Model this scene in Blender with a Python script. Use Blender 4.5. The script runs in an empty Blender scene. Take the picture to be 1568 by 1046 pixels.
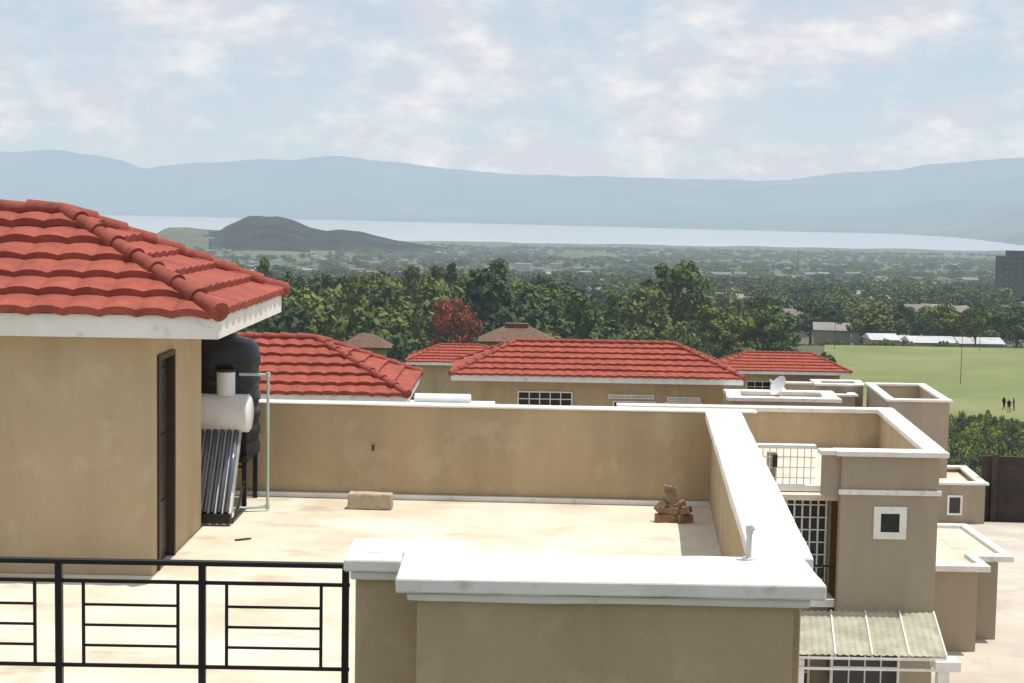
import bpy, math, random
from mathutils import Vector, Matrix, noise
random.seed(7)
S=bpy.context.scene
S.view_settings.view_transform='Standard'; S.view_settings.look='None'; S.view_settings.exposure=0
COL=S.collection
# ------------------------------------------------------------------ materials
def nd(nt,t,**k):
    n=nt.nodes.new(t)
    for a,b in k.items(): setattr(n,a,b)
    return n
def haze(m,L=8500.0,col=(.45,.555,.62)):  # paints aerial haze into the material: emission tint growing with distance, no volume
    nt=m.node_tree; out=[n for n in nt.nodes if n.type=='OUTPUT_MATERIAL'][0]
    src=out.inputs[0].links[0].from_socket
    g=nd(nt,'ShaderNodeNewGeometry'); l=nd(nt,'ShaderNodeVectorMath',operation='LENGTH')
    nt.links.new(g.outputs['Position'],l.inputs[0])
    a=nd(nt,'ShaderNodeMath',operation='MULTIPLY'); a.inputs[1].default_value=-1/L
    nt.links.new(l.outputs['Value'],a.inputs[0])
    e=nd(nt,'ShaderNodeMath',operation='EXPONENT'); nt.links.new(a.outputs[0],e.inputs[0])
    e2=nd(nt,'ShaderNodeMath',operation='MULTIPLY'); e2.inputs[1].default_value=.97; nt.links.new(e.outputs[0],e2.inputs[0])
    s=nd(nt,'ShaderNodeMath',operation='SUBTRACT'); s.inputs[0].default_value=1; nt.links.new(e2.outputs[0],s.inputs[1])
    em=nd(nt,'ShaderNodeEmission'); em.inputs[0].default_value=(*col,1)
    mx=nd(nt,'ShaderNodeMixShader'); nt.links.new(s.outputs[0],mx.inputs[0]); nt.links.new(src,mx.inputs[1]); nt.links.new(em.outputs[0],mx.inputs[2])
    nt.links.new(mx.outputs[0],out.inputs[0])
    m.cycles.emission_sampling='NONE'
def mat(name,c1,c2=None,scale=3.0,rough=.85,bump=0.0,stretch=(1,1,1),metal=0,c3=None,s3=.6,fac3=.5,spec=.3,bscale=None,rand=0,st3=(1,1,1),trans=0,c4=None,s4=3,fac4=.5,st4=(1,1,1),lo4=.56,hi4=.66):
    m=bpy.data.materials.new(name); m.use_nodes=True; nt=m.node_tree
    p=nt.nodes['Principled BSDF']; p.inputs['Roughness'].default_value=rough; p.inputs['Metallic'].default_value=metal
    p.inputs['Specular IOR Level'].default_value=spec
    if c2 is None: c2=tuple(x*.85 for x in c1)
    g=nd(nt,'ShaderNodeNewGeometry'); mp=nd(nt,'ShaderNodeMapping'); mp.inputs['Scale'].default_value=stretch
    nt.links.new(g.outputs['Position'],mp.inputs[0])
    n=nd(nt,'ShaderNodeTexNoise'); n.inputs['Scale'].default_value=scale; n.inputs['Detail'].default_value=6; n.inputs['Roughness'].default_value=.62
    nt.links.new(mp.outputs[0],n.inputs[0])
    r=nd(nt,'ShaderNodeValToRGB'); r.color_ramp.elements[0].position=.32; r.color_ramp.elements[1].position=.68
    r.color_ramp.elements[0].color=(*c2,1); r.color_ramp.elements[1].color=(*c1,1)
    nt.links.new(n.outputs[0],r.inputs[0]); src=r.outputs[0]
    for (cc,ss,ff,st,lo,hi) in ((c3,s3,fac3,st3,.45,.7),(c4,s4,fac4,st4,lo4,hi4)):
        if not cc: continue
        m3=nd(nt,'ShaderNodeMapping'); m3.inputs['Scale'].default_value=st; nt.links.new(g.outputs['Position'],m3.inputs[0])
        n3=nd(nt,'ShaderNodeTexNoise'); n3.inputs['Scale'].default_value=ss; n3.inputs['Detail'].default_value=7; n3.inputs['Roughness'].default_value=.6
        nt.links.new(m3.outputs[0],n3.inputs[0])
        r3=nd(nt,'ShaderNodeValToRGB'); r3.color_ramp.elements[0].position=lo; r3.color_ramp.elements[1].position=hi
        r3.color_ramp.elements[0].color=(0,0,0,1); r3.color_ramp.elements[1].color=(ff,ff,ff,1)
        nt.links.new(n3.outputs[0],r3.inputs[0])
        mx=nd(nt,'ShaderNodeMix',data_type='RGBA'); nt.links.new(r3.outputs[0],mx.inputs[0]); nt.links.new(src,mx.inputs[6]); mx.inputs[7].default_value=(*cc,1)
        src=mx.outputs[2]
    if rand:
        oi=nd(nt,'ShaderNodeObjectInfo'); rr=nd(nt,'ShaderNodeValToRGB')
        e=rr.color_ramp.elements; e[0].color=(.55,.62,.75,1); e[1].color=(1.9,1.6,1.0,1); k=e.new(.4); k.color=(.9,.95,.95,1); k=e.new(.7); k.color=(1.25,1.2,.9,1)
        nt.links.new(oi.outputs['Random'],rr.inputs[0])
        mm=nd(nt,'ShaderNodeMix',data_type='RGBA',blend_type='MULTIPLY'); mm.inputs[0].default_value=1
        nt.links.new(src,mm.inputs[6]); nt.links.new(rr.outputs[0],mm.inputs[7]); src=mm.outputs[2]
    nt.links.new(src,p.inputs['Base Color'])
    if bump:
        nb=nd(nt,'ShaderNodeTexNoise'); nb.inputs['Scale'].default_value=bscale or scale*6; nb.inputs['Detail'].default_value=5
        nt.links.new(g.outputs['Position'],nb.inputs[0])
        b=nd(nt,'ShaderNodeBump'); b.inputs['Strength'].default_value=bump; b.inputs['Distance'].default_value=.02
        nt.links.new(nb.outputs[0],b.inputs['Height']); nt.links.new(b.outputs[0],p.inputs['Normal'])
    if trans:
        out=[q for q in nt.nodes if q.type=='OUTPUT_MATERIAL'][0]
        t=nd(nt,'ShaderNodeBsdfTranslucent'); nt.links.new(src,t.inputs[0])
        mx=nd(nt,'ShaderNodeMixShader'); mx.inputs[0].default_value=trans
        nt.links.new(p.outputs[0],mx.inputs[1]); nt.links.new(t.outputs[0],mx.inputs[2]); nt.links.new(mx.outputs[0],out.inputs[0])
    return m
WALL=mat('tan_render',(.485,.378,.242),(.435,.332,.205),1.3,.9,.35,(1,1,.35),c3=(.33,.25,.16),s3=1.7,fac3=.5,bscale=45,st3=(1,1,.16),c4=(.56,.46,.33),s4=2.5,fac4=.35)
WALL2=mat('taupe_render',(.39,.325,.245),(.345,.285,.21),1.0,.9,.15,(1,1,.35),c3=(.27,.215,.155),s3=.9,fac3=.55,st3=(1,1,.2))
WHITE=mat('white_paint',(.84,.825,.79),(.76,.735,.69),2.2,.6,.15,c3=(.57,.52,.45),s3=2.0,fac3=.45,bscale=30,c4=(.36,.31,.25),s4=5,fac4=.45,lo4=.58,hi4=.72)
FLOOR=mat('cream_screed',(.73,.665,.55),(.65,.575,.46),.8,.85,.2,c3=(.50,.415,.305),s3=.75,fac3=.85,bscale=30,c4=(.36,.29,.21),s4=1.7,fac4=.55,st4=(.6,1,1),lo4=.57,hi4=.68)
TILE=mat('red_tile',(.40,.098,.064),(.29,.068,.046),5,.8,.5,c3=(.19,.055,.045),s3=2.4,fac3=.65,bscale=70,c4=(.12,.05,.04),s4=9,fac4=.5,lo4=.58,hi4=.7)
CAP=mat('red_cap',(.35,.088,.06),(.23,.055,.042),7,.8,.5,bscale=70,c4=(.12,.05,.04),s4=9,fac4=.5)
BROWNR=mat('brown_roof',(.19,.12,.09),(.12,.08,.06),3,.9)
BLACK=mat('black_metal',(.018,.017,.02),None,9,.45)
DARK=mat('dark_glass',(.03,.033,.036),None,3,.2,spec=.5)
DOORM=mat('brown_door',(.06,.04,.032),None,6,.5)
PLASTIC=mat('black_plastic',(.02,.021,.024),(.03,.03,.034),4,.4)
ENAMEL=mat('white_enamel',(.78,.78,.78),(.68,.68,.67),3,.35)
GREYP=mat('grey_pvc',(.55,.55,.54),(.44,.43,.42),8,.5)
TUBE=mat('glass_tube',(.10,.13,.18),(.07,.09,.13),3,.12,spec=.9)
ALU=mat('aluminium',(.62,.64,.66),None,6,.35,metal=.7)
GREENP=mat('pale_pipe',(.46,.60,.52),None,4,.5)
CONC=mat('rough_concrete',(.54,.46,.34),(.38,.32,.23),9,.95,.6)
BRICK=mat('clay_brick',(.33,.20,.13),(.20,.12,.08),9,.95,.5)
WOOD=mat('weathered_wood',(.36,.28,.20),(.18,.13,.09),9,.9,.4,(1,1,4))
YARD=mat('yard_concrete',(.58,.525,.455),(.50,.445,.38),.35,.9,.1,c3=(.38,.33,.28),s3=.25,fac3=.7,c4=(.30,.26,.22),s4=.8,fac4=.4)
DWALL=mat('dark_boundary',(.07,.055,.05),(.045,.038,.036),1.5,.9)
POLY=mat('polycarbonate',(.66,.65,.52),(.50,.50,.39),2,.35,c3=(.36,.36,.28),s3=2.2,fac3=.7,trans=.35)
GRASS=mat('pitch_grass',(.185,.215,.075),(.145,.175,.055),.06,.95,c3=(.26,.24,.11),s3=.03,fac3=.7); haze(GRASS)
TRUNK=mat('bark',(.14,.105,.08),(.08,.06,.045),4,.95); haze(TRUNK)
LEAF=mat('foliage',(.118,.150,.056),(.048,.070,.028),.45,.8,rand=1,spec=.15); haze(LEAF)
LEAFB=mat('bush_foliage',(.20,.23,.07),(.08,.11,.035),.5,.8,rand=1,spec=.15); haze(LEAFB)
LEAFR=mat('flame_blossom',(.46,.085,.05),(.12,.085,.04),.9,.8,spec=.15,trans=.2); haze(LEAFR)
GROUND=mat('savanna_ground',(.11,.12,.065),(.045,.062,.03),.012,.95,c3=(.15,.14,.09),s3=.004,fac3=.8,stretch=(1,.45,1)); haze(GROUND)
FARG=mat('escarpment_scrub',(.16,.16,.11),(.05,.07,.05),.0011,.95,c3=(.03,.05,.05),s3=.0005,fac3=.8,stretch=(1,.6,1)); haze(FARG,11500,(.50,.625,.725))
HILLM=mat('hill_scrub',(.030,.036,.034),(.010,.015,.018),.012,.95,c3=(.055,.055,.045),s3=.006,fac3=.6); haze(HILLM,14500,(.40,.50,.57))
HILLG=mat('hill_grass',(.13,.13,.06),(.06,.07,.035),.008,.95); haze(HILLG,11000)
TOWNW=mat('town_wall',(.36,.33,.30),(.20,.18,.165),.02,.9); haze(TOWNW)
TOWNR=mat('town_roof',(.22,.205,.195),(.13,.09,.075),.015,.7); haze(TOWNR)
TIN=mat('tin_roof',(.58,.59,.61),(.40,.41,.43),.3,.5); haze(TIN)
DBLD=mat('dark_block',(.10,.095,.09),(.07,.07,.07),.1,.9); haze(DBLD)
CLD=mat('dark_clothes',(.03,.03,.045),None,5,.9)
# ------------------------------------------------------------------ mesh builder
def empty(name,loc=(0,0,0)):
    e=bpy.data.objects.new(name,None); e.location=loc; e.empty_display_size=.3; COL.objects.link(e); return e
class MB:
    def __init__(s): s.v=[];s.f=[];s.m=[];s.mats=[]
    def mi(s,m):
        if m not in s.mats: s.mats.append(m)
        return s.mats.index(m)
    def add(s,vs,fs,m):
        o=len(s.v); s.v+= [tuple(a) for a in vs]; i=s.mi(m)
        for f in fs: s.f.append([o+a for a in f]); s.m.append(i)
    def prism(s,poly,z0,z1,m):
        n=len(poly); vs=[(x,y,z0) for x,y in poly]+[(x,y,z1) for x,y in poly]
        fs=[list(range(n))[::-1],list(range(n,2*n))]+[[i,(i+1)%n,n+(i+1)%n,n+i] for i in range(n)]
        s.add(vs,fs,m)
    def box(s,x0,x1,y0,y1,z0,z1,m): s.prism([(x0,y0),(x1,y0),(x1,y1),(x0,y1)],z0,z1,m)
    def wall(s,p,q,w,z0,z1,m):  # centred on line p-q
        d=Vector((q[0]-p[0],q[1]-p[1])).normalized(); n=Vector((-d.y,d.x))*w/2
        s.prism([(p[0]-n.x,p[1]-n.y),(q[0]-n.x,q[1]-n.y),(q[0]+n.x,q[1]+n.y),(p[0]+n.x,p[1]+n.y)],z0,z1,m)
    def beam(s,p,q,w,h,m):
        p=Vector(p);q=Vector(q);d=(q-p).normalized(); up=Vector((0,0,1)) if abs(d.z)<.95 else Vector((0,1,0))
        a=d.cross(up).normalized()*w/2; b=a.cross(d).normalized()*h/2
        vs=[p-a-b,p+a-b,p+a+b,p-a+b,q-a-b,q+a-b,q+a+b,q-a+b]
        s.add(vs,[[0,1,2,3],[7,6,5,4],[0,4,5,1],[1,5,6,2],[2,6,7,3],[3,7,4,0]],m)
    def cyl(s,p,q,r,m,n=12,r2=None,caps=True):
        p=Vector(p);q=Vector(q);d=(q-p).normalized(); up=Vector((0,0,1)) if abs(d.z)<.9 else Vector((1,0,0))
        a=d.cross(up).normalized(); b=a.cross(d).normalized(); r2=r if r2 is None else r2
        vs=[p+(a*math.cos(t)+b*math.sin(t))*r for t in [2*math.pi*i/n for i in range(n)]]
        vs+=[q+(a*math.cos(t)+b*math.sin(t))*r2 for t in [2*math.pi*i/n for i in range(n)]]
        fs=[[i,(i+1)%n,n+(i+1)%n,n+i] for i in range(n)]
        if caps: fs+=[list(range(n))[::-1],list(range(n,2*n))]
        s.add(vs,fs,m)
    def build(s,name,parent=None,bevel=0,smooth=False,wobble=0):
        me=bpy.data.meshes.new(name); me.from_pydata(s.v,[],s.f)
        for m in s.mats: me.materials.append(m)
        for p,i in zip(me.polygons,s.m): p.material_index=i
        me.update()
        if smooth: me.polygons.foreach_set('use_smooth',[True]*len(me.polygons))
        o=bpy.data.objects.new(name,me); COL.objects.link(o)
        if parent: o.parent=parent
        if smooth=='auto':
            me.set_sharp_from_angle(angle=math.radians(40))
        if bevel:
            b=o.modifiers.new('bevel','BEVEL'); b.width=bevel; b.segments=2; b.limit_method='ANGLE'
        if wobble:
            q=o.modifiers.new('sub','SUBSURF'); q.subdivision_type='SIMPLE'; q.levels=4; q.render_levels=4
            t=bpy.data.textures.new('plaster_wobble','CLOUDS'); t.noise_scale=.28; t.noise_depth=2
            d=o.modifiers.new('disp','DISPLACE'); d.texture=t; d.strength=wobble; d.mid_level=.5; d.texture_coords='GLOBAL'
        return o
# ------------------------------------------------------------------ hip roof
def hip_roof(par,x0,x1,y0,y1,ze,rise,fas=.2,course=.37,ds=.045,capr=.085):
    W=x1-x0;D=y1-y0;run=D/2
    b=MB(); n=max(3,round(run*1.11/course))
    for O,sd,td,L in (((x0,y0),(1,0),(0,1),W),((x1,y1),(-1,0),(0,-1),W),((x1,y0),(0,1),(-1,0),D),((x0,y1),(0,-1),(1,0),D)):
        ns=int(L/ds)
        for k in range(n):
            t0=run*k/n;t1=run*(k+1)/n
            vs=[]
            for i in range(ns+1):
                s=L*i/ns; w=abs(math.sin(math.pi*s/.33))**.8
                pan=int(s/1.32+.37*k)
                jit=.016*noise.noise((pan*1.7+.3,k*2.3,x0+y0))+.006*noise.noise((s*3,k*2.3,x0+y0))
                sb=min(max(s,t0),L-t0); st=min(max(s,t1),L-t1)
                tb=t0-.03*w+.03*noise.noise((pan*1.3+.7,k*1.1,x0))
                zb=ze+rise*t0/run+.056+.032*w+jit; zt=ze+rise*t1/run-.002+.028*w
                for (ss,tt,z) in ((sb,tb+.012,zb-.07),(sb,tb,zb),(st,t1,zt)):
                    vs.append((O[0]+sd[0]*ss+td[0]*tt,O[1]+sd[1]*ss+td[1]*tt,z))
            fs=[]
            for i in range(ns):
                a=i*3;c=a+3
                fs+= [[a,c,c+1,a+1],[a+1,c+1,c+2,a+2]]
            b.add(vs,fs,TILE)
    b.build('roof_tiles',par)
    c=MB(); zr=ze+rise+.03
    def caps(p,q):
        p=Vector(p);q=Vector(q);L=(q-p).length;m=max(1,int(L/.36))
        for i in range(m):
            a=p.lerp(q,i/m);e=p.lerp(q,min(1,(i+1.12)/m)); c.cyl(a+Vector((0,0,.012)),e,capr*1.1,CAP,14,capr*.84)
    r0=(x0+run,y0+run,zr); r1=(x1-run,y0+run,zr)
    caps((x0,y0,ze+.04),r0);caps((x0,y1,ze+.04),r0);caps((x1,y0,ze+.04),r1);caps((x1,y1,ze+.04),r1)
    if W>D+.1: caps(r0,r1)
    c.build('ridge_caps',par,smooth='auto')
    f=MB(); zb=ze-fas
    f.box(x0+.03,x1-.03,y0+.03,y0+.06,zb,ze+.01,WHITE);f.box(x0+.03,x1-.03,y1-.06,y1-.03,zb,ze+.01,WHITE)
    f.box(x0+.03,x0+.06,y0+.062,y1-.062,zb,ze+.01,WHITE);f.box(x1-.06,x1-.03,y0+.062,y1-.062,zb,ze+.01,WHITE)
    f.box(x0+.063,x1-.063,y0+.063,y1-.063,zb+.02,zb+.05,WHITE)
    f.build('fascia',par)
def window(b,x,y,z,w,h,t=.07,bars=2,tm=None,hb=1):
    tm=tm or WHITE
    b.box(x-w/2,x+w/2,y-.012,y+.02,z,z+h,DARK)
    b.box(x-w/2-t,x+w/2+t,y-.05,y+.02,z+h,z+h+t,tm);b.box(x-w/2-t,x+w/2+t,y-.05,y+.02,z-t,z,tm)
    b.box(x-w/2-t,x-w/2,y-.05,y+.02,z,z+h,tm);b.box(x+w/2,x+w/2+t,y-.05,y+.02,z,z+h,tm)
    for i in range(1,bars+1):
        xx=x-w/2+w*i/(bars+1); b.box(xx-.015,xx+.015,y-.03,y-.013,z,z+h,tm)
    for i in range(1,hb+1):
        zz=z+h*i/(hb+1); b.box(x-w/2,x+w/2,y-.034,y-.031,zz-.015,zz+.015,tm)
# ------------------------------------------------------------------ terrain
PY=[-400,50,77,100,190,310,345,600,1000,2000,4000,7300,7700,9000]
PZ=[-8.5,-8.5,-11.7,-14,-22,-22,-26.5,-38,-53,-82,-115,-145,-150,-165]
def interp(x,X,Z):
    if x<=X[0]: return Z[0]
    for i in range(1,len(X)):
        if x<=X[i]: return Z[i-1]+(Z[i]-Z[i-1])*(x-X[i-1])/(X[i]-X[i-1])
    return Z[-1]
def pa(x): return (x-784)/2392
HX=[pa(x) for x in (205,232,256,280,310,335,352,375,400,425,445,470,500,520,545,600,660,720)]
HS=[.0275,.0205,.0150,.0140,.0156,.0160,.0115,.0068,.0058,.0072,.0085,.0128,.0150,.0142,.0150,.0200,.0240,.028]
RX=[-1.2]+[pa(x) for x in (0,100,190,220,290,400,500,560,700,800,1000,1150,1300,1400,1568)]+[1.2]
RS=[.03,.034,.0335,.029,.0243,.026,.031,.0335,.031,.0257,.023,.0225,.0225,.028,.034,.0404,.03]
FX=[-.4,-.25,0,.13,.24,.28,.32,.36,.6];FY=[21000,20500,17500,15300,14500,12500,9400,7700,7600]
def tz(X,Y):
    z=interp(Y,PY,PZ)
    if Y<340: return z
    a=X/Y
    z+=min(1,(Y-340)/600)*noise.noise((X*.004,Y*.004,0))*min(6,Y*.004)
    if 3300<Y<6200:
        hz=3.5-interp(a,HX,HS)*4600; k=max(0,1-abs(Y-4600)/1100); k=k*k*(3-2*k)
        base=z
        if hz>base: z=base+(hz-base)*k*(1+.10*noise.fractal((X*.008,Y*.008,5),.8,2,5))
    fy=interp(a,FX,FY)
    if Y>fy:
        d=(Y-fy); z=-146+8+min(1,d/1500)*60*(1+.5*noise.noise((X*.0006,Y*.0006,3)))
        top=3.5+interp(a,RX,RS)*26500+35*noise.fractal((X*.0012,7,0),1,2,4)
        k=(Y-fy-1200)/(26500-fy-1200)
        if k>0:
            k=min(k,1) if Y<=26500 else 1-.4*min(1,(Y-26500)/6000)
            kk=k**2.0
            z=z+(top-z)*kk*(1+.5*(1-k)*noise.fractal((X*.0005,Y*.0004,9),1,2,5))
            for (c,hh,sd_) in ((.30,150,2.0),(.62,300,8.0)):
                g=math.exp(-((k-c)/.09)**2); z+=g*hh*(.75+.8*noise.fractal((a*9+sd_,sd_,0),1,2,4))
    return z
ang=[-180+10*i for i in range(14)]+[-40+4*i for i in range(5)]+[-22+.2*i for i in range(221)]+[24+4*i for i in range(5)]+[50+10*i for i in range(14)]
rows=[2.0]
while rows[-1]<33000: rows.append(rows[-1]*1.02+1.0)
vs=[];fs=[]
for r in rows:
    for a in ang:
        t=math.radians(a); X=r*math.sin(t);Y=r*math.cos(t)
        vs.append((X,Y,tz(X,Y) if Y>0 else -8.5))
n=len(ang)
b=MB(); groups={0:[],1:[],2:[],3:[]}
for i in range(len(rows)-1):
    for j in range(n-1):
        f=[i*n+j,i*n+j+1,(i+1)*n+j+1,(i+1)*n+j]; x,y,z=vs[f[0]]; g=0
        if y>8500: g=1
        elif 3300<y<6100 and x/y<.0 and z>interp(y,PY,PZ)+7:
            g=3 if x/y<pa(318)+.012*noise.noise((x*.01,y*.01,0)) else 2
        groups[g].append(f)
groups[0].append(list(range(n-1))[::-1])
b.v=vs
for g,m in ((0,GROUND),(1,FARG),(2,HILLM),(3,HILLG)):
    i=b.mi(m)
    for f in groups[g]: b.f.append(f); b.m.append(i)
b.build('ground_terrain',smooth=True)
# lake
LAKE=bpy.data.materials.new('lake_water'); LAKE.use_nodes=True; nt=LAKE.node_tree
p=nt.nodes['Principled BSDF']; p.inputs['Roughness'].default_value=.25
nn=nd(nt,'ShaderNodeTexNoise'); nn.inputs['Scale'].default_value=.0012; gg=nd(nt,'ShaderNodeNewGeometry')
mm=nd(nt,'ShaderNodeMapping'); mm.inputs['Scale'].default_value=(.25,1,1)
nt.links.new(gg.outputs['Position'],mm.inputs[0]);nt.links.new(mm.outputs[0],nn.inputs[0])
rr=nd(nt,'ShaderNodeValToRGB'); rr.color_ramp.elements[0].color=(.30,.35,.39,1);rr.color_ramp.elements[1].color=(.42,.47,.50,1)
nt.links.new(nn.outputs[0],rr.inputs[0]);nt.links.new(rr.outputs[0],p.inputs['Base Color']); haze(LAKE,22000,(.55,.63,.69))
b=MB(); b.add([(-22000,6000,-147),(22000,6000,-147),(22000,23000,-147),(-22000,23000,-147)],[[0,1,2,3]],LAKE); b.build('lake_water')
def sheet(name,poly_fn,x0,x1,y0,y1,nx,ny,m,dz):
    b=MB(); vs=[];fs=[]
    for j in range(ny+1):
        for i in range(nx+1):
            X=x0+(x1-x0)*i/nx;Y=y0+(y1-y0)*j/ny; X=poly_fn(X,Y); vs.append((X,Y,interp(Y,PY,PZ)+dz))
    for j in range(ny):
        for i in range(nx):
            a=j*(nx+1)+i; fs.append([a,a+1,a+nx+2,a+nx+1])
    b.add(vs,fs,m); return b.build(name)
sheet('concrete_yard',lambda X,Y:X,-25,45,19.6,84,20,60,YARD,.05)
sheet('sports_field',lambda X,Y:X*Y/250,50,150,196,309,20,20,GRASS,.12)
# ------------------------------------------------------------------ main terrace building
T=empty('terrace_building')
RXI=lambda y:1.875+.082*(y-10.59)   # centre line of right parapet
b=MB(); b.prism([(-10,10.6),(-.5,10.6),(-.5,10.0),(1.75,10.0),(RXI(18.7),18.7),(-10,18.95)],-10,0,FLOOR); b.build('terrace_floor',T)
b=MB()
b.box(-.58,1.84,9.88,10.46,-10,1.03,WALL)
b.box(-1.03,-.584,10.42,10.9,-10,1.03,WALL); b.box(-.584,-.34,10.463,10.9,-.5,1.03,WALL)
b.wall((RXI(10.47),10.47),(RXI(18.6),18.6),.26,-10,1.05,WALL)
b.wall((-10,19.03),(2.75,18.62),.2,-10,1.12,WALL)
b.wall((-10,10.5),(-1.033,10.5),.18,-10,-.02,WALL)
b.build('parapet_walls',T,bevel=.012)
b=MB()
b.box(-.71,2.02,9.765,10.56,1.05,1.15,WHITE); b.box(-.645,1.93,9.82,10.5,.985,1.04,WHITE)
b.box(-1.10,-.28,10.565,11.0,1.055,1.143,WHITE); b.box(-1.10,-.718,10.31,10.556,1.055,1.141,WHITE)
b.box(-1.06,-.65,10.36,10.95,.99,1.046,WHITE)
b.wall((RXI(10.57)+.0,10.57),(RXI(18.46),18.46),.43,1.052,1.152,WHITE)
b.wall((-10,19.03),(2.93,18.60),.25,1.121,1.15,WHITE)
b.build('coping',T,bevel=.016,wobble=.018)
b=MB(); b.wall((-10,18.9),(2.45,18.485),.05,.003,.06,WHITE); b.wall((RXI(10.7)-.15,10.7),(RXI(18.4)-.15,18.4),.035,.003,.05,FLOOR); b.build('skirting',T,wobble=.01)
# vent pipe
V=empty('vent_pipe')
b=MB(); pts=[(1.63,10.47,1.14),(1.63,10.47,1.345),(1.633,10.465,1.368),(1.645,10.455,1.372),(1.655,10.45,1.35)]
for a,c in zip(pts,pts[1:]): b.cyl(a,c,.019,GREYP,14)
b.cyl((1.63,10.47,1.33),(1.63,10.47,1.385),.026,GREYP,14)
b.cyl((1.63,10.47,1.14),(1.63,10.47,1.165),.045,WHITE,14); b.build('pipe',V,smooth='auto')
# railing
R=empty('metal_railing'); b=MB(); yr=10.75
for x in (-7.13,-6.13,-5.13,-4.13,-3.13,-2.13,-1.13): b.box(x-.024,x+.024,yr-.024,yr+.024,0,.99,BLACK)
b.box(-7.15,-1.06,yr-.03,yr+.03,.98,1.012,BLACK); b.box(-7.1,-1.1,yr-.011,yr+.011,.845,.87,BLACK); b.box(-7.1,-1.1,yr-.011,yr+.011,.245,.27,BLACK)
for x in (-7.13,-6.13,-5.13,-4.13,-3.13,-2.13):
    for xx in (x+.17,x+.83): b.box(xx-.011,xx+.011,yr-.009,yr+.009,.27,.845,BLACK)
    for z in (.69,.545,.40): b.box(x+.181,x+.819,yr-.007,yr+.007,z-.009,z+.009,BLACK)
b.build('rails',R,bevel=.002)
# ------------------------------------------------------------------ left tiled house
H=empty('tiled_roof_house')
hip_roof(H,-14,-2.66,14.25,18.25,2.46,.92,fas=.2,ds=.022)
b=MB()
b.box(-13.5,-3.34,14.5,14.65,0,2.29,WALL); b.box(-3.49,-3.34,14.652,14.70,0,2.29,WALL); b.box(-3.49,-3.34,15.42,16.8,0,2.29,WALL)
b.box(-3.49,-3.34,14.70,15.42,2.06,2.29,WALL); b.box(-13.5,-3.492,16.65,16.8,0,2.29,WALL)
b.box(-3.42,-3.28,16.2,16.3,2.08,2.275,WALL)
b.build('walls',H,bevel=.012)
b=MB()
b.box(-3.44,-3.32,14.70,14.75,0,2.06,DOORM); b.box(-3.44,-3.32,15.37,15.42,0,2.06,DOORM); b.box(-3.44,-3.32,14.75,15.37,2.01,2.06,DOORM)
b.box(-3.43,-3.40,14.75,15.37,0,2.01,DOORM)
for z in (.1,.75,1.4): b.box(-3.399,-3.385,14.82,15.3,z,z+.5,BLACK)
b.box(-3.40,-3.35,14.80,14.83,.98,1.1,ALU)
b.build('door',H)
# solar heater
def solar(name,xr,yb,z0,w,lo=.14,vent=True):
    E=empty(name); b=MB(); xl=xr-w; yt=yb+.72
    n=int(w/.078)
    for i in range(n):
        x=xr-.06-i*.078; b.cyl((x,yb+.03,z0+lo),(x,yt,z0+1.02),.026,TUBE,10)
    b.build('vacuum_tubes',E,smooth=True)
    b=MB()
    for i in range(n+1):
        x=xr-.021-i*.078; b.beam((x,yb+.05,z0+lo-.02),(x,yt,z0+.97),.024,.01,ENAMEL)
    b.box(xl,xr,yb-.03,yb+.06,z0+.03,z0+.13,BLACK)
    for x in (xr-.015,xl+.015):
        b.beam((x,yb,z0+.02),(x,yt,z0+1.0),.03,.03,ALU)
    b.build('collector_frame',E)
    b=MB(); c=(yt+.06,z0+1.14)
    b.cyl((xl-.05,c[0],c[1]),(xr+.06,c[0],c[1]),.215,ENAMEL,36)
    b.cyl((xr+.06,c[0],c[1]),(xr+.085,c[0],c[1]),.215,ENAMEL,36,.18)
    if vent:
        b.cyl((xr-.20,c[0],c[1]+.2),(xr-.20,c[0],c[1]+.47),.105,ENAMEL,20)
        b.cyl((xr-.20,c[0],c[1]+.47),(xr-.20,c[0],c[1]+.5),.115,PLASTIC,20)
    b.build('storage_tank',E,smooth='auto')
    b=MB()
    for x in (xr-.01,xl+.02):
        b.beam((x,yt+.22,z0),(x,yt+.22,z0+1.0),.035,.035,BLACK); b.beam((x,yb+.1,z0+.03),(x,yt+.22,z0+.03),.03,.03,BLACK)
        b.beam((x,yb+.35,z0+.03),(x,yt+.22,z0+.35),.025,.025,BLACK)
    b.beam((xl,yt+.22,z0+.5),(xr,yt+.22,z0+.5),.03,.03,BLACK)
    b.build('stand',E); return E
solar('solar_water_heater',-3.03,16.86,0,1.5)
# black water tank
WT=empty('water_tank'); b=MB(); cx,cy=-3.45,18.15; prof=[(.52,.62),(.52,.72)]
z=.72
while z<1.70:
    prof+=[(.505,z+.02),(.505,z+.10),(.525,z+.12),(.525,z+.2)]; z+=.2
prof+=[(.50,1.86),(.44,1.93),(.26,1.97),(.26,2.01),(.0,2.02)]
vs=[];fs=[];n=40
for r,zz in prof:
    for i in range(n): t=2*math.pi*i/n; vs.append((cx+r*math.cos(t),cy+r*math.sin(t),zz))
for k in range(len(prof)-1):
    for i in range(n): fs.append([k*n+i,k*n+(i+1)%n,(k+1)*n+(i+1)%n,(k+1)*n+i])
b.add(vs,fs,PLASTIC); b.build('tank_body',WT,smooth=True)
b=MB(); b.box(cx-.5,cx+.45,cy-.45,cy+.45,.56,.62,BLACK)
for dx in (-.42,.38):
    for dy in (-.38,.38): b.box(cx+dx,cx+dx+.05,cy+dy,cy+dy+.05,0,.56,BLACK)
b.build('tank_stand',WT)
GP=empty('water_pipe'); b=MB(); pts=[(-3.1,17.75,1.57),(-2.77,17.75,1.57),(-2.77,17.75,.05),(-3.25,17.6,.04)]
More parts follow.
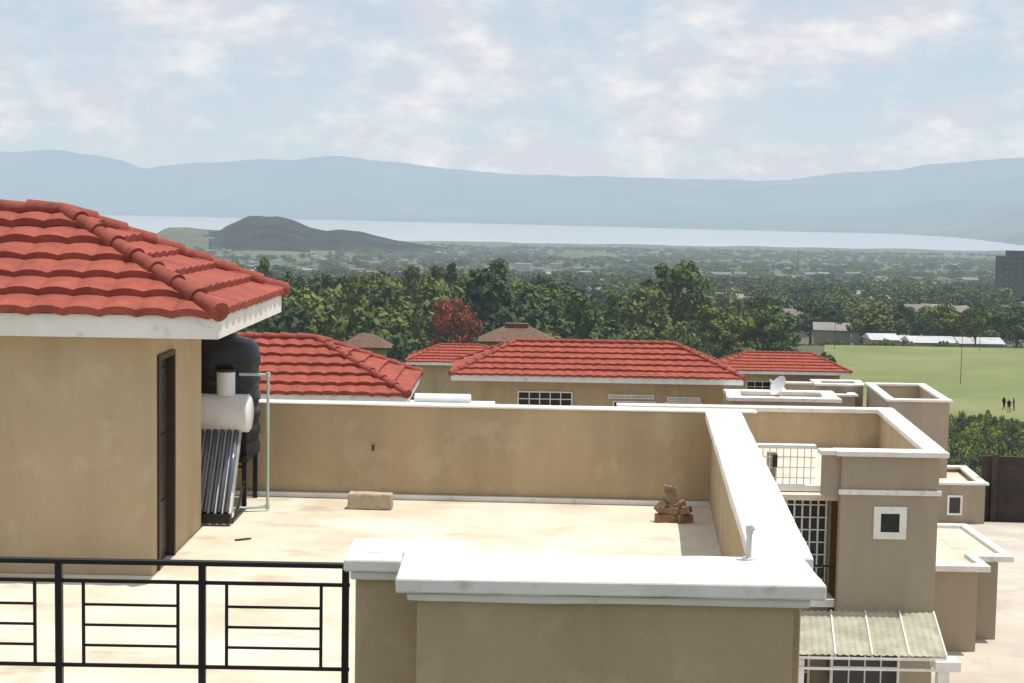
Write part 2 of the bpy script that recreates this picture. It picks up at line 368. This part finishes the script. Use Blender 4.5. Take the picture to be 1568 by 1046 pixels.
for a,c in zip(pts,pts[1:]): b.cyl(a,c,.017,GREENP,10)
for a in pts[1:3]: b.cyl((a[0],a[1],a[2]-.03),(a[0],a[1],a[2]+.03),.026,GREENP,10)
b.build('pipe_run',GP,smooth='auto')
# block
b=MB(); b.prism([(-1.87,17.93),(-1.36,17.90),(-1.35,18.06),(-1.86,18.1)],0,.19,CONC); b.build('concrete_block',bevel=.02,wobble=.03)
# brick and timber rubble
WS=empty('brick_and_timber_rubble'); b=MB(); o=Vector((1.86,17.5,0))
def wb(p,q,w,h,m=BRICK): b.beam(o+Vector(p),o+Vector(q),w,h,m)
wb((-.20,0,.045),(.02,.04,.045),.12,.09); wb((.04,-.03,.045),(.20,.05,.045),.12,.09); wb((-.15,.06,.13),(.06,.0,.135),.11,.075)
wb((.07,.02,.11),(.19,-.03,.16),.10,.07); wb((-.19,.05,.12),(-.10,.0,.24),.04,.09,WOOD)
wb((.05,.03,.10),(-.07,.0,.40),.035,.13,WOOD); wb((-.12,.03,.15),(.0,.05,.32),.05,.05,WOOD); wb((-.11,.0,.41),(.01,.03,.375),.09,.035,WOOD)
wb((.01,.03,.17),(.13,.04,.23),.09,.06)
b.build('rubble_pieces',WS,bevel=.006)
b=MB(); b.beam((-2.85,16.1,.010),(-2.72,16.16,.016),.02,.015,DWALL); b.beam((-2.73,16.15,.016),(-2.7,16.2,.010),.015,.012,DWALL); b.build('cable_offcut')
b=MB(); b.box(-1.655,-1.635,18.63,18.65,.58,.65,BLACK); b.cyl((-1.645,18.75,.64),(-1.645,18.63,.64),.010,BLACK); b.build('wall_hook')
# ------------------------------------------------------------------ houses behind
def tiled_house(x0,x1,y0,ze,zg,wins=(),mat_=WALL,D=4.2,ds=.07,rise=.93):
    E=empty('tiled_roof_house'); hip_roof(E,x0,x1,y0,y0+D,ze,rise,fas=.18,ds=ds)
    b=MB(); b.box(x0+.6,x1-.6,y0+.55,y0+D-.5,zg,ze-.14,mat_)
    for (wx,wz,ww,wh,nb) in wins: window(b,wx,y0+.55,wz,ww,wh,.04,nb)
    b.build('walls',E); return E
tiled_house(-12,-2.02,30.6,-.20,-9,ds=.04)
tiled_house(-1.97,7.48,50,-1.80,-10,wins=((1.1,-2.8,1.7,.42,4),(3.9,-2.5,1.4,.06,1),(5.6,-2.55,1.0,.06,1),(4.0,-3.0,1.3,.35,3),(5.6,-3.0,1.1,.35,2)))
tiled_house(-6.7,.2,98,-6.1,-16,ds=.11)
tiled_house(12.3,20.5,94,-5.9,-15,wins=((15,-7.2,1.4,.6,2),(18,-7.2,1.2,.6,2)),ds=.11)
def terrace(x0,x1,y0,y1,zt,zg,name='terrace_house',m=WALL2,ph=1.15,sk=.08,front=None):
    E=empty(name); b=MB(); c=MB(); f=MB()
    sx=sk*(y1-y0)
    b.wall((x0,y0),(x1,y0),.25,zg,zt-.12,m); b.wall((x0+sx,y1),(x1+sx,y1),.25,zg,zt-.12,m)
    b.wall((x0+.12,y0+.13),(x0+sx+.12,y1-.13),.24,zg,zt-.12,m); b.wall((x1-.12,y0+.13),(x1+sx-.12,y1-.13),.24,zg,zt-.12,m)
    f.prism([(x0+.1,y0+.1),(x1-.1,y0+.1),(x1+sx-.1,y1-.1),(x0+sx+.1,y1-.1)],zt-ph-.2,zt-ph,FLOOR)
    c.wall((x0-.15,y0),(x1+.15,y0),.5,zt-.12,zt,WHITE); c.wall((x0+sx-.15,y1),(x1+sx+.15,y1),.5,zt-.12,zt,WHITE)
    c.wall((x0+.1,y0+.25),(x0+sx+.1,y1-.25),.45,zt-.121,zt-.001,WHITE); c.wall((x1-.1,y0+.25),(x1+sx-.1,y1-.25),.45,zt-.121,zt-.001,WHITE)
    b.build('walls',E); c.build('coping',E,bevel=.015); f.build('roof_floor',E); return E
# right neighbour
RN=empty('terrace_house'); b=MB(); c=MB(); yf=36.0
b.box(7.7,9.97,yf,yf+.25,-8.6,-2.04,WALL2); b.box(9.72,9.97,yf+.252,yf+.9,-8.6,-2.04,WALL2)
b.wall((9.9,yf+.9),(10.55,44),.25,-8.6,-2.04,WALL); b.wall((3,44.1),(10.7,44.1),.25,-8.6,-2.04,WALL)
b.box(7.28,7.7,yf+.1,yf+.3,-3.0,-2.04,WALL2); b.box(3,7.698,yf+1.0,yf+1.2,-8.6,-3.0,WALL2)
b.build('walls',RN)
c.box(7.55,10.15,yf-.15,yf+.4,-2.04,-1.92,WHITE); c.wall((9.93,yf+.402),(10.58,43.85),.5,-2.041,-1.921,WHITE); c.wall((3,44.1),(10.85,44.1),.5,-2.04,-1.92,WHITE)
c.box(7.2,7.548,yf,yf+.4,-2.041,-1.93,WHITE)
c.box(7.64,10.03,yf-.06,yf-.002,-2.95,-2.83,WHITE); c.box(3,7.69,yf+.85,yf+.998,-3.05,-2.9,WHITE)
c.box(3,7.28,yf+.9,yf+1.15,-2.04,-1.95,WHITE)
c.build('trim',RN,bevel=.01)
f=MB(); f.prism([(3,yf+.5),(9.8,yf+.5),(10.4,44),(3,44)],-3.2,-3.07,FLOOR)
window(f,8.86,yf,-3.82,.44,.44,.16,0,hb=0)
f.box(6.6,7.6,yf+.98,yf+1.01,-5.5,-3.25,DARK)
for i in range(6): f.box(6.6+.19*i,6.64+.19*i,yf+.95,yf+.975,-5.5,-3.25,WHITE)
for i in range(8): f.box(6.6,7.6,yf+.93,yf+.948,-5.5+.3*i,-5.47+.3*i,WHITE)
f.box(3,7.7,yf+.3,yf+.998,-5.7,-5.52,WHITE)
for i in range(12): f.box(5.0+.22*i,5.02+.22*i,yf+.33,yf+.35,-5.52,-4.75,BLACK)
f.box(5.0,7.69,yf+.32,yf+.36,-4.75,-4.7,BLACK)
# roof balcony rail
for i in range(13):
    x=5.2+.165*i; f.box(x-.012,x+.012,yf+1.0,yf+1.02,-2.9,-2.04,WHITE)
for z in (-2.75,-2.5,-2.25): f.box(5.0,7.28,yf+.985,yf+.999,z-.012,z+.012,WHITE)
f.box(6.2,6.42,yf+1.3,yf+1.5,-2.9,-2.2,WALL2); f.box(6.25,6.37,yf+.96,yf+.98,-2.5,-2.2,DARK)
window(f,8.4,yf,-7.9,1.5,1.3,.06,3,hb=2); window(f,6.6,yf+1.0,-7.9,1.3,1.3,.06,3,hb=2)
f.build('openings_and_rails',RN)
# awning
A=empty('awning'); b=MB(); x0,x1=6.75,9.95; n=160; vs=[];fs=[]
for i in range(n+1):
    u=i/n; h=.012*math.sin(u*n*.8)
    vs+=[(x0+(x1-x0)*u,35.95,-5.7+h),(x0-.35+(x1-x0+.05)*u,33.7,-6.1+h)]
for i in range(n): fs.append([2*i+1,2*i+3,2*i+2,2*i])
b.add(vs,fs,POLY); b.build('roof_sheet',A)
b=MB()
for i in range(5):
    u=i/4; b.beam((x0+(x1-x0)*u,35.95,-5.68),(x0-.35+(x1-x0+.05)*u,33.69,-6.08),.035,.03,WHITE)
    b.beam((x0+(x1-x0)*u,35.95,-5.76),(x0-.35+(x1-x0+.05)*u,33.7,-6.16),.04,.05,WHITE)
for k in (0,.5,1): b.beam((x0-.35*k,35.9-2.2*k,-5.8-.4*k+.02),(x1-.3*k,35.9-2.2*k,-5.8-.4*k+.02),.04,.05,WHITE)
b.box(9.5,9.75,33.75,34.0,-8.6,-6.25,WHITE); b.box(6.35,6.55,33.75,34.0,-8.6,-6.25,WHITE); b.beam((6.2,33.72,-6.42),(9.95,33.72,-6.42),.05,.05,WHITE)
b.box(9.4,9.95,33.6,34.1,-6.4,-6.2,WHITE)
b.build('frame',A)
# garage, lower blocks
G=empty('garage'); b=MB(); b.box(10.9,12.95,42.5,48,-9,-6.15,WALL2); b.box(12.952,13.9,43.8,47.9,-9,-6.15,WALL2); b.build('walls',G)
b=MB(); b.box(10.9,13.2,42.2,42.6,-6.15,-5.98,WHITE); b.box(12.95,13.2,42.602,43.49,-6.151,-5.981,WHITE); b.box(12.95,14.25,43.5,43.9,-6.15,-5.979,WHITE); b.box(14.0,14.25,43.902,48.2,-6.151,-5.982,WHITE); b.box(10.9,13.998,47.9,48.2,-6.15,-5.98,WHITE)
b.box(10.9,12.948,42.61,47.88,-6.149,-6.08,FLOOR); b.box(12.951,13.98,43.91,47.88,-6.149,-6.081,FLOOR); b.build('coping',G,bevel=.015)
G2=terrace(21.0,23.6,77,82,-9.55,-12.2,'outbuilding',ph=.3); b=MB(); window(b,22.1,76.87,-11.1,.55,.8,.1,0,hb=0); b.build('window',G2)
terrace(19.4,22.5,80,87.5,-5.8,-13.5)
terrace(15.2,19.2,87,93,-6.4,-14,ph=.8)
terrace(17.3,19.9,88.2,90.2,-5.95,-14,ph=.6)
terrace(6.8,10.0,48,49.8,-2.1,-9.5,ph=.6)
terrace(-2.9,-.9,38,42,-1.68,-9.5)
solar('solar_water_heater',-1.1,38.9,-2.55,1.3,vent=False)
# satellite dish on the low parapet
SDH=empty('satellite_dish'); b=MB(); vs=[];fs=[]; rings=6; n=24
ax=Vector((-.75,-.35,.5)).normalized(); u_=ax.orthogonal().normalized(); v_=ax.cross(u_); c0=Vector((8.3,48.3,-1.8))
for k in range(rings+1):
    r=.34*k/rings
    for i in range(n):
        t=2*math.pi*i/n; vs.append(c0+(u_*math.cos(t)+v_*math.sin(t))*r+ax*(r*r*.55))
for k in range(rings):
    for i in range(n): fs.append([k*n+i,k*n+(i+1)%n,(k+1)*n+(i+1)%n,(k+1)*n+i])
b.add(vs,fs,ENAMEL); b.cyl(c0,c0-ax*.12,.03,ENAMEL,8); b.cyl(c0-ax*.12,(8.35,48.3,-2.1),.025,ENAMEL,8); b.cyl(c0-v_*.32+ax*.06,c0+ax*.36,.012,ALU,6); b.cyl(c0+ax*.32,c0+ax*.40,.03,ENAMEL,8)
b.build('dish',SDH,smooth=True)
b=MB(); b.wall((23.9,78.6),(60,74),.3,-13,-8.45,DWALL)
for i in range(12): b.box(24.3+3*i,24.6+3*i,78.2-.382*i,78.4-.382*i,-13,-8.35,DWALL)
b.build('boundary_wall')
def brown(x0,x1,y,ze,rise,zg,tur=True):
    E=empty('brown_roof_house'); b=MB(); D=(x1-x0)*.7; xm=(x0+x1)/2; r=(x1-x0)*.12
    b.add([(x0,y,ze),(x1,y,ze),(x1,y+D,ze),(x0,y+D,ze),(xm-r,y+D/2,ze+rise),(xm+r,y+D/2,ze+rise)],[[0,1,5,4],[1,2,5],[2,3,4,5],[3,0,4],[0,3,2,1]],BROWNR)
    if tur: b.box(xm-r*1.2,xm+r*1.2,y+D/2-.5,y+D/2+.5,ze+rise-.4,ze+rise+.1,BROWNR)
    b.build('roof',E); b=MB(); b.box(x0+.5,x1-.5,y+.6,y+D-.5,zg,ze-.02,WALL2); window(b,xm-.6,y+.6,ze-1.3,.8,.8,.08,1); b.build('walls',E)
brown(-2.9,3.7,130,-7.4,1.3,-18); brown(-13.4,-9.3,120,-7.2,1.0,-17,False)
# ------------------------------------------------------------------ trees
def tree_mesh(seed,kind,leaf=.33,nleaf=2500,lm=LEAF):
    rd=random.Random(seed); b=MB(); Ht=10.0
    cl=[]
    if kind=='round':
        for i in range(34):
            t=rd.uniform(0,2*math.pi); rr=3.4*math.sqrt(rd.random()); zz=rd.uniform(3.2,9.0); k=math.sqrt(max(.08,1-((zz-5.8)/3.9)**2))
            cl.append((Vector((rr*k*math.cos(t),rr*k*math.sin(t),zz)),rd.uniform(.7,1.35)))
    elif kind=='flat':
        for i in range(34):
            t=rd.uniform(0,2*math.pi); rr=4.8*math.sqrt(rd.random()); cl.append((Vector((rr*math.cos(t),rr*math.sin(t),7.3+rd.uniform(-1.4,1.3)-rr*.15)),rd.uniform(.7,1.3)))
    elif kind=='tall':
        for i in range(34):
            t=rd.uniform(0,2*math.pi); zz=rd.uniform(2.2,9.6); rr=1.9*math.sqrt(rd.random())*(1-((zz-5.5)/5.2)**2); cl.append((Vector((rr*math.cos(t),rr*math.sin(t),zz)),rd.uniform(.5,.95)))
    elif kind=='cone':
        for i in range(40):
            t=rd.uniform(0,2*math.pi); zz=rd.uniform(1.2,9.6); rr=2.0*(1-zz/10.3)*rd.uniform(.5,1); cl.append((Vector((rr*math.cos(t),rr*math.sin(t),zz)),rd.uniform(.4,.7)))
    else:
        for i in range(26):
            t=rd.uniform(0,2*math.pi); rr=4*math.sqrt(rd.random()); cl.append((Vector((rr*math.cos(t),rr*math.sin(t),rd.uniform(.8,4.2)*(1-rr/7))),rd.uniform(.8,1.4)))
    if kind!='bush':
        p=Vector((0,0,-1)); r=.32
        top=8.5 if kind in('tall','cone') else 5.5
        for i in range(5):
            q=Vector((rd.uniform(-.25,.25),rd.uniform(-.25,.25),top*(i+1)/5)); b.cyl(p,q,r,TRUNK,7,r*.78,False); p=q;r*=.78
        for c,rc in cl[::2]:
            st=Vector((0,0,min(top,max(1.8,c.z*.6)))); mid=st.lerp(c,.5)+Vector((0,0,-.2)); b.cyl(st,mid,.11,TRUNK,5,.07,False); b.cyl(mid,c,.07,TRUNK,5,.02,False)
    vs=[];fs=[]
    for i in range(nleaf):
        c,rc=cl[rd.randrange(len(cl))]
        d=Vector((rd.gauss(0,1),rd.gauss(0,1),rd.gauss(0,1))).normalized()*rc*rd.random()**.45; d.z*=.75
        P=c+d; nrm=(d.normalized()+Vector((rd.gauss(0,.6),rd.gauss(0,.6),rd.gauss(.3,.6)))).normalized()
        a=nrm.orthogonal().normalized(); a=Matrix.Rotation(rd.uniform(0,6.28),3,nrm)@a; e=nrm.cross(a); s=leaf*rd.uniform(.6,1.3)
        k=len(vs); vs+=[P-a*s,P-e*s*.6,P+a*s,P+e*s*.6]; fs.append([k,k+1,k+2,k+3])
    b.add(vs,fs,lm)
    me=bpy.data.meshes.new('tree_'+kind); me.from_pydata(b.v,[],b.f)
    for m in b.mats: me.materials.append(m)
    for pp,i in zip(me.polygons,b.m): pp.material_index=i
    me.update(); return me
K=[tree_mesh(1,'round'),tree_mesh(2,'round'),tree_mesh(3,'flat'),tree_mesh(4,'tall'),tree_mesh(5,'cone'),tree_mesh(6,'round'),tree_mesh(8,'tall')]
BU=tree_mesh(9,'bush',.3,2400,LEAFB)
F=[tree_mesh(11,'round',.6,600),tree_mesh(12,'flat',.6,600),tree_mesh(13,'tall',.5,600),tree_mesh(14,'round',.6,600)]
def put(me,par,x,y,h,wf=1.0,zo=0,name='tree'):
    o=bpy.data.objects.new(name,me); COL.objects.link(o); o.parent=par
    o.location=(x,y,tz(x,y)+zo-.2); s=h/10; o.scale=(s*wf,s*wf,s); o.rotation_euler=(0,0,random.uniform(0,6.28)); return o
TB=empty('tree_belt')
for i in range(300):
    y=random.uniform(140,335); a=random.uniform(-.30,.205)
    if y>195 and a>.17: continue
    if y<150 and -.04<a<.04: continue
    if y<165 and -.06<a<-.01: continue
    h=random.uniform(10,17) if a<.03 else random.uniform(7,12.5)
    if y<175: h*=.85
    put(random.choice(K),TB,a*y,y,h,random.uniform(.7,1.1))
for (px,y,h,k) in ((385,165,17.2,1),(430,175,16.5,0),(490,170,15.5,5),(545,185,15.5,2),(610,180,15,5),(700,205,17,1),(745,190,18.3,3),(775,200,17.2,0),(820,190,15,1),(880,200,16,6),(1026,262,18.5,0),(940,210,15,4),(985,225,15,5),(1180,230,13,1)):
    put(K[k],TB,pa(px)*y,y,h,1.0)
for i in range(120):
    y=random.uniform(104,140); a=random.uniform(-.12,.2)
    if -.055<a<.04 and y>112: continue
    put(random.choice(K[:3]+[BU]),TB,a*y,y,random.uniform(4,7),1.1)
HB=empty('hedge_bushes')
for i in range(240):
    y=random.uniform(88,192); a=random.uniform(.262,.40)
    put(BU,HB,a*y,y,random.uniform(3.5,6.5),random.uniform(.45,.75))
FB=empty('distant_woodland')
cnt=0
while cnt<2800:
    y=math.sqrt(random.uniform(314**2,1500**2)); a=random.uniform(-.36,.38)
    if noise.noise((a*y*.012,y*.006,2))<-.28 and y>350: cnt+=.3; continue
    put(random.choice(K if y<480 else F),FB,a*y,y,random.uniform(6,12)*(1 if y<800 else 1.2),random.uniform(.8,1.4)); cnt+=1
for i in range(40):
    y=random.uniform(312,321); a=random.uniform(.2,.36)
    if random.random()<.5: put(BU,FB,a*y,y,random.uniform(2.5,5),.7)
cnt=0
while cnt<2500:
    y=math.sqrt(random.uniform(1450**2,5600**2)); a=random.uniform(-.36,.38)
    if noise.noise((a*y*.003,y*.0015,6))<-.18: cnt+=.4; continue
    x=a*y
    if 3300<y<6100 and a<0 and tz(x,y)>interp(y,PY,PZ)+7: continue
    put(random.choice(F),FB,x,y,random.uniform(9,15),random.uniform(1.5,3.4)); cnt+=1
# flame tree
ft=bpy.data.objects.new('flame_tree',tree_mesh(21,'round',.22,4200,LEAFR)); COL.objects.link(ft); ft.location=(-5.4,147,-18.4); ft.scale=(.78,.78,1.40)
# ------------------------------------------------------------------ town
b=MB(); rd=random.Random(5)
def hut(b,x,y,w,d,h,rt,wm,rm,ang):
    z=tz(x,y)-.5; c,s=math.cos(ang),math.sin(ang)
    P=lambda u,v,zz:(x+u*c-v*s,y+u*s+v*c,z+zz)
    b.add([P(-w/2,-d/2,0),P(w/2,-d/2,0),P(w/2,d/2,0),P(-w/2,d/2,0),P(-w/2,-d/2,h),P(w/2,-d/2,h),P(w/2,d/2,h),P(-w/2,d/2,h)],[[0,1,5,4],[1,2,6,5],[2,3,7,6],[3,0,4,7]],wm)
    o=.4; b.add([P(-w/2-o,-d/2-o,h),P(w/2+o,-d/2-o,h),P(w/2+o,d/2+o,h),P(-w/2-o,d/2+o,h),P(-w/2-o,0,h+rt),P(w/2+o,0,h+rt)],[[0,1,5,4],[2,3,4,5],[1,2,5],[3,0,4]],rm)
for i in range(320):
    y=math.exp(rd.uniform(math.log(480),math.log(5200))); a=rd.uniform(-.3,.37)
    if 3300<y<6100 and a<0 and tz(a*y,y)>interp(y,PY,PZ)+7: continue
    k=1 if y<1500 else 1.3
    hut(b,a*y,y,rd.uniform(7,14)*k,rd.uniform(7,10)*k,rd.uniform(4,8)*k,rd.uniform(1,2.2),rd.choice([TOWNW,TOWNR,TOWNR]),rd.choice([TOWNR,TOWNR,TOWNR,TOWNW]),rd.uniform(-.7,.7))
for i in range(16):
    y=rd.uniform(352,520); a=rd.uniform(-.02,.33)
    hut(b,a*y,y,rd.uniform(6,9),7,rd.uniform(5,6.5),1.6,TOWNW,rd.choice([TOWNR,TOWNW,BROWNR]),rd.uniform(-.6,.6))
for j,(px,y,w,h) in enumerate(((800,2500,26,2),(850,2600,20,1),(1100,1500,20,7),(1060,1700,16,8),(1130,1550,12,9),(1300,2100,22,2),(1400,1900,18,3),(1480,1650,16,5),(1235,1800,14,4))):
    hut(b,pa(px)*y,y,w,14,h+8,2,TOWNW,TOWNR,.3*(j%3-1))
b.build('distant_town')
b=MB()
for (px0,px1,y,h) in ((1328,1368,326,2.8),(1388,1455,322,2.2),(1462,1528,327,2.4),(1375,1395,340,3.2)):
    hut(b,pa((px0+px1)/2)*y,y,(px1-px0)/2392*y,7,h,1.1,TOWNW,TIN,.04)
b.build('tin_roof_school')
b=MB(); y=1000; x=pa(1556)*y; b.box(x-10,x+16,y,y+18,-56,-20,DBLD); b.box(x-5,x+9,y+2,y+14,-20,-16.5,DBLD)
for k in range(8):
    for j in range(6): b.box(x-9+j*4,x-7.6+j*4,y-.3,y,-50+k*3.8,-48.6+k*3.8,TOWNR)
b.build('tower_block')
b=MB(); y=3000; x=pa(1218)*y
b.cyl((x,y,-105),(x,y,-60),1.6,DBLD,6,.6); b.build('radio_mast')
b=MB()
for (px,y) in ((1473,240),(1278,300),(1500,300)):
    b.cyl((pa(px)*y,y,-22),(pa(px)*y,y,-13.5),.06,DBLD,7,.04)
b.build('field_poles')
# ------------------------------------------------------------------ people
def person(x,y,z,h,pose=0,rz=0):
    k=h/1.75
    J={'pel':(0,0,.95,.13),'sp':(0,0,1.2,.135),'ch':(0,0,1.38,.15),'nk':(0,0,1.5,.055),'hd':(0,.01,1.6,.085),'ht':(0,0,1.7,.075),
     'ls':(-.19,0,1.42,.06),'le':(-.24,.02,1.14,.045),'lw':(-.24,-.1,.9,.03),'lh':(-.24,-.13,.82,.035),
     'rs':(.19,0,1.42,.06),'re':(.24,.03,1.14,.045),'rw':(.25,-.05,.9,.03),'rh':(.25,-.07,.82,.035),
     'll':(-.1,0,.88,.09),'lk':(-.12,-.05-.08*pose,.5,.06),'la':(-.12,.02+.1*pose,.08,.04),'lt':(-.12,-.12+.1*pose,.03,.035),
     'rl':(.1,0,.88,.09),'rk':(.12,-.02,.5,.06),'ra':(.12,.02-.15*pose,.08,.04),'rt':(.12,-.13-.15*pose,.03,.035)}
    E=[('pel','sp'),('sp','ch'),('ch','nk'),('nk','hd'),('hd','ht'),('ch','ls'),('ls','le'),('le','lw'),('lw','lh'),('ch','rs'),('rs','re'),('re','rw'),('rw','rh'),('pel','ll'),('ll','lk'),('lk','la'),('la','lt'),('pel','rl'),('rl','rk'),('rk','ra'),('ra','rt')]
    names=list(J); me=bpy.data.meshes.new('person'); me.from_pydata([tuple(c*k for c in J[n][:3]) for n in names],[(names.index(a),names.index(c)) for a,c in E],[])
    o=bpy.data.objects.new('person',me); COL.objects.link(o); o.location=(x,y,z); o.rotation_euler=(0,0,rz); me.materials.append(CLD)
    o.modifiers.new('skin','SKIN'); 
    for i,n_ in enumerate(names): me.skin_vertices[0].data[i].radius=(J[n_][3]*k,)*2
    me.skin_vertices[0].data[0].use_root=True
    s=o.modifiers.new('sub','SUBSURF'); s.levels=1; s.render_levels=1
for (px,y,po,rz) in ((1541,208,1,.4),(1549,205,0,2.5),(1556,207,1,1.2)): person(pa(px)*y,y,-21.87,1.8,po,rz)
# ------------------------------------------------------------------ world + sun
sd=Vector((.27,.05,.96)).normalized()
el=math.asin(sd.z); az=math.atan2(sd.x,sd.y)
W=bpy.data.worlds.new('World'); S.world=W; W.use_nodes=True; nt=W.node_tree
bg=nt.nodes['Background']; bg.inputs[1].default_value=.1
sk=nd(nt,'ShaderNodeTexSky'); sk.sky_type='NISHITA'; sk.sun_disc=False; sk.sun_elevation=el; sk.sun_rotation=az; sk.altitude=1800; sk.air_density=1; sk.dust_density=1.5; sk.ozone_density=1
tc=nd(nt,'ShaderNodeTexCoord'); mp=nd(nt,'ShaderNodeMapping'); mp.inputs['Scale'].default_value=(1,1,1.9); mp.inputs['Location'].default_value=(5.3,.9,2.2)
nt.links.new(tc.outputs['Generated'],mp.inputs[0])
n1=nd(nt,'ShaderNodeTexNoise'); n1.inputs['Scale'].default_value=13; n1.inputs['Detail'].default_value=9; n1.inputs['Roughness'].default_value=.58; nt.links.new(mp.outputs[0],n1.inputs[0])
r1=nd(nt,'ShaderNodeValToRGB'); r1.color_ramp.elements[0].position=.38; r1.color_ramp.elements[1].position=.60; nt.links.new(n1.outputs[0],r1.inputs[0])
n2=nd(nt,'ShaderNodeTexNoise'); n2.inputs['Scale'].default_value=27; n2.inputs['Detail'].default_value=8; n2.inputs['Roughness'].default_value=.6; nt.links.new(mp.outputs[0],n2.inputs[0])
r2=nd(nt,'ShaderNodeValToRGB'); r2.color_ramp.elements[0].position=.44; r2.color_ramp.elements[1].position=.68
r2.color_ramp.elements[0].color=(6.9,7.15,7.9,1); r2.color_ramp.elements[1].color=(9.1,9.15,9.2,1); nt.links.new(n2.outputs[0],r2.inputs[0])
hz=nd(nt,'ShaderNodeMix',data_type='RGBA'); hz.inputs[0].default_value=.75; nt.links.new(sk.outputs[0],hz.inputs[6]); hz.inputs[7].default_value=(6.5,7.6,8.4,1)
mx=nd(nt,'ShaderNodeMix',data_type='RGBA'); nt.links.new(r1.outputs[0],mx.inputs[0]); nt.links.new(hz.outputs[2],mx.inputs[6]); nt.links.new(r2.outputs[0],mx.inputs[7])
nt.links.new(mx.outputs[2],bg.inputs[0])
L=bpy.data.lights.new('sun','SUN'); L.energy=4.1; L.angle=math.radians(.5); L.color=(1,.95,.875)
lo=bpy.data.objects.new('sun',L); COL.objects.link(lo); lo.rotation_euler=(-sd).to_track_quat('-Z','Y').to_euler(); lo.location=(20,10,60)
cam=bpy.data.cameras.new('camera'); cam.lens=36*2400/1568; cam.sensor_width=36; cam.clip_start=.1; cam.clip_end=60000
co=bpy.data.objects.new('camera',cam); COL.objects.link(co)
co.matrix_world=Matrix.Translation((0,0,3.48))@Matrix.Rotation(math.radians(90-4.77),4,'X')@Matrix.Rotation(math.radians(1.0),4,'Z')
S.camera=co
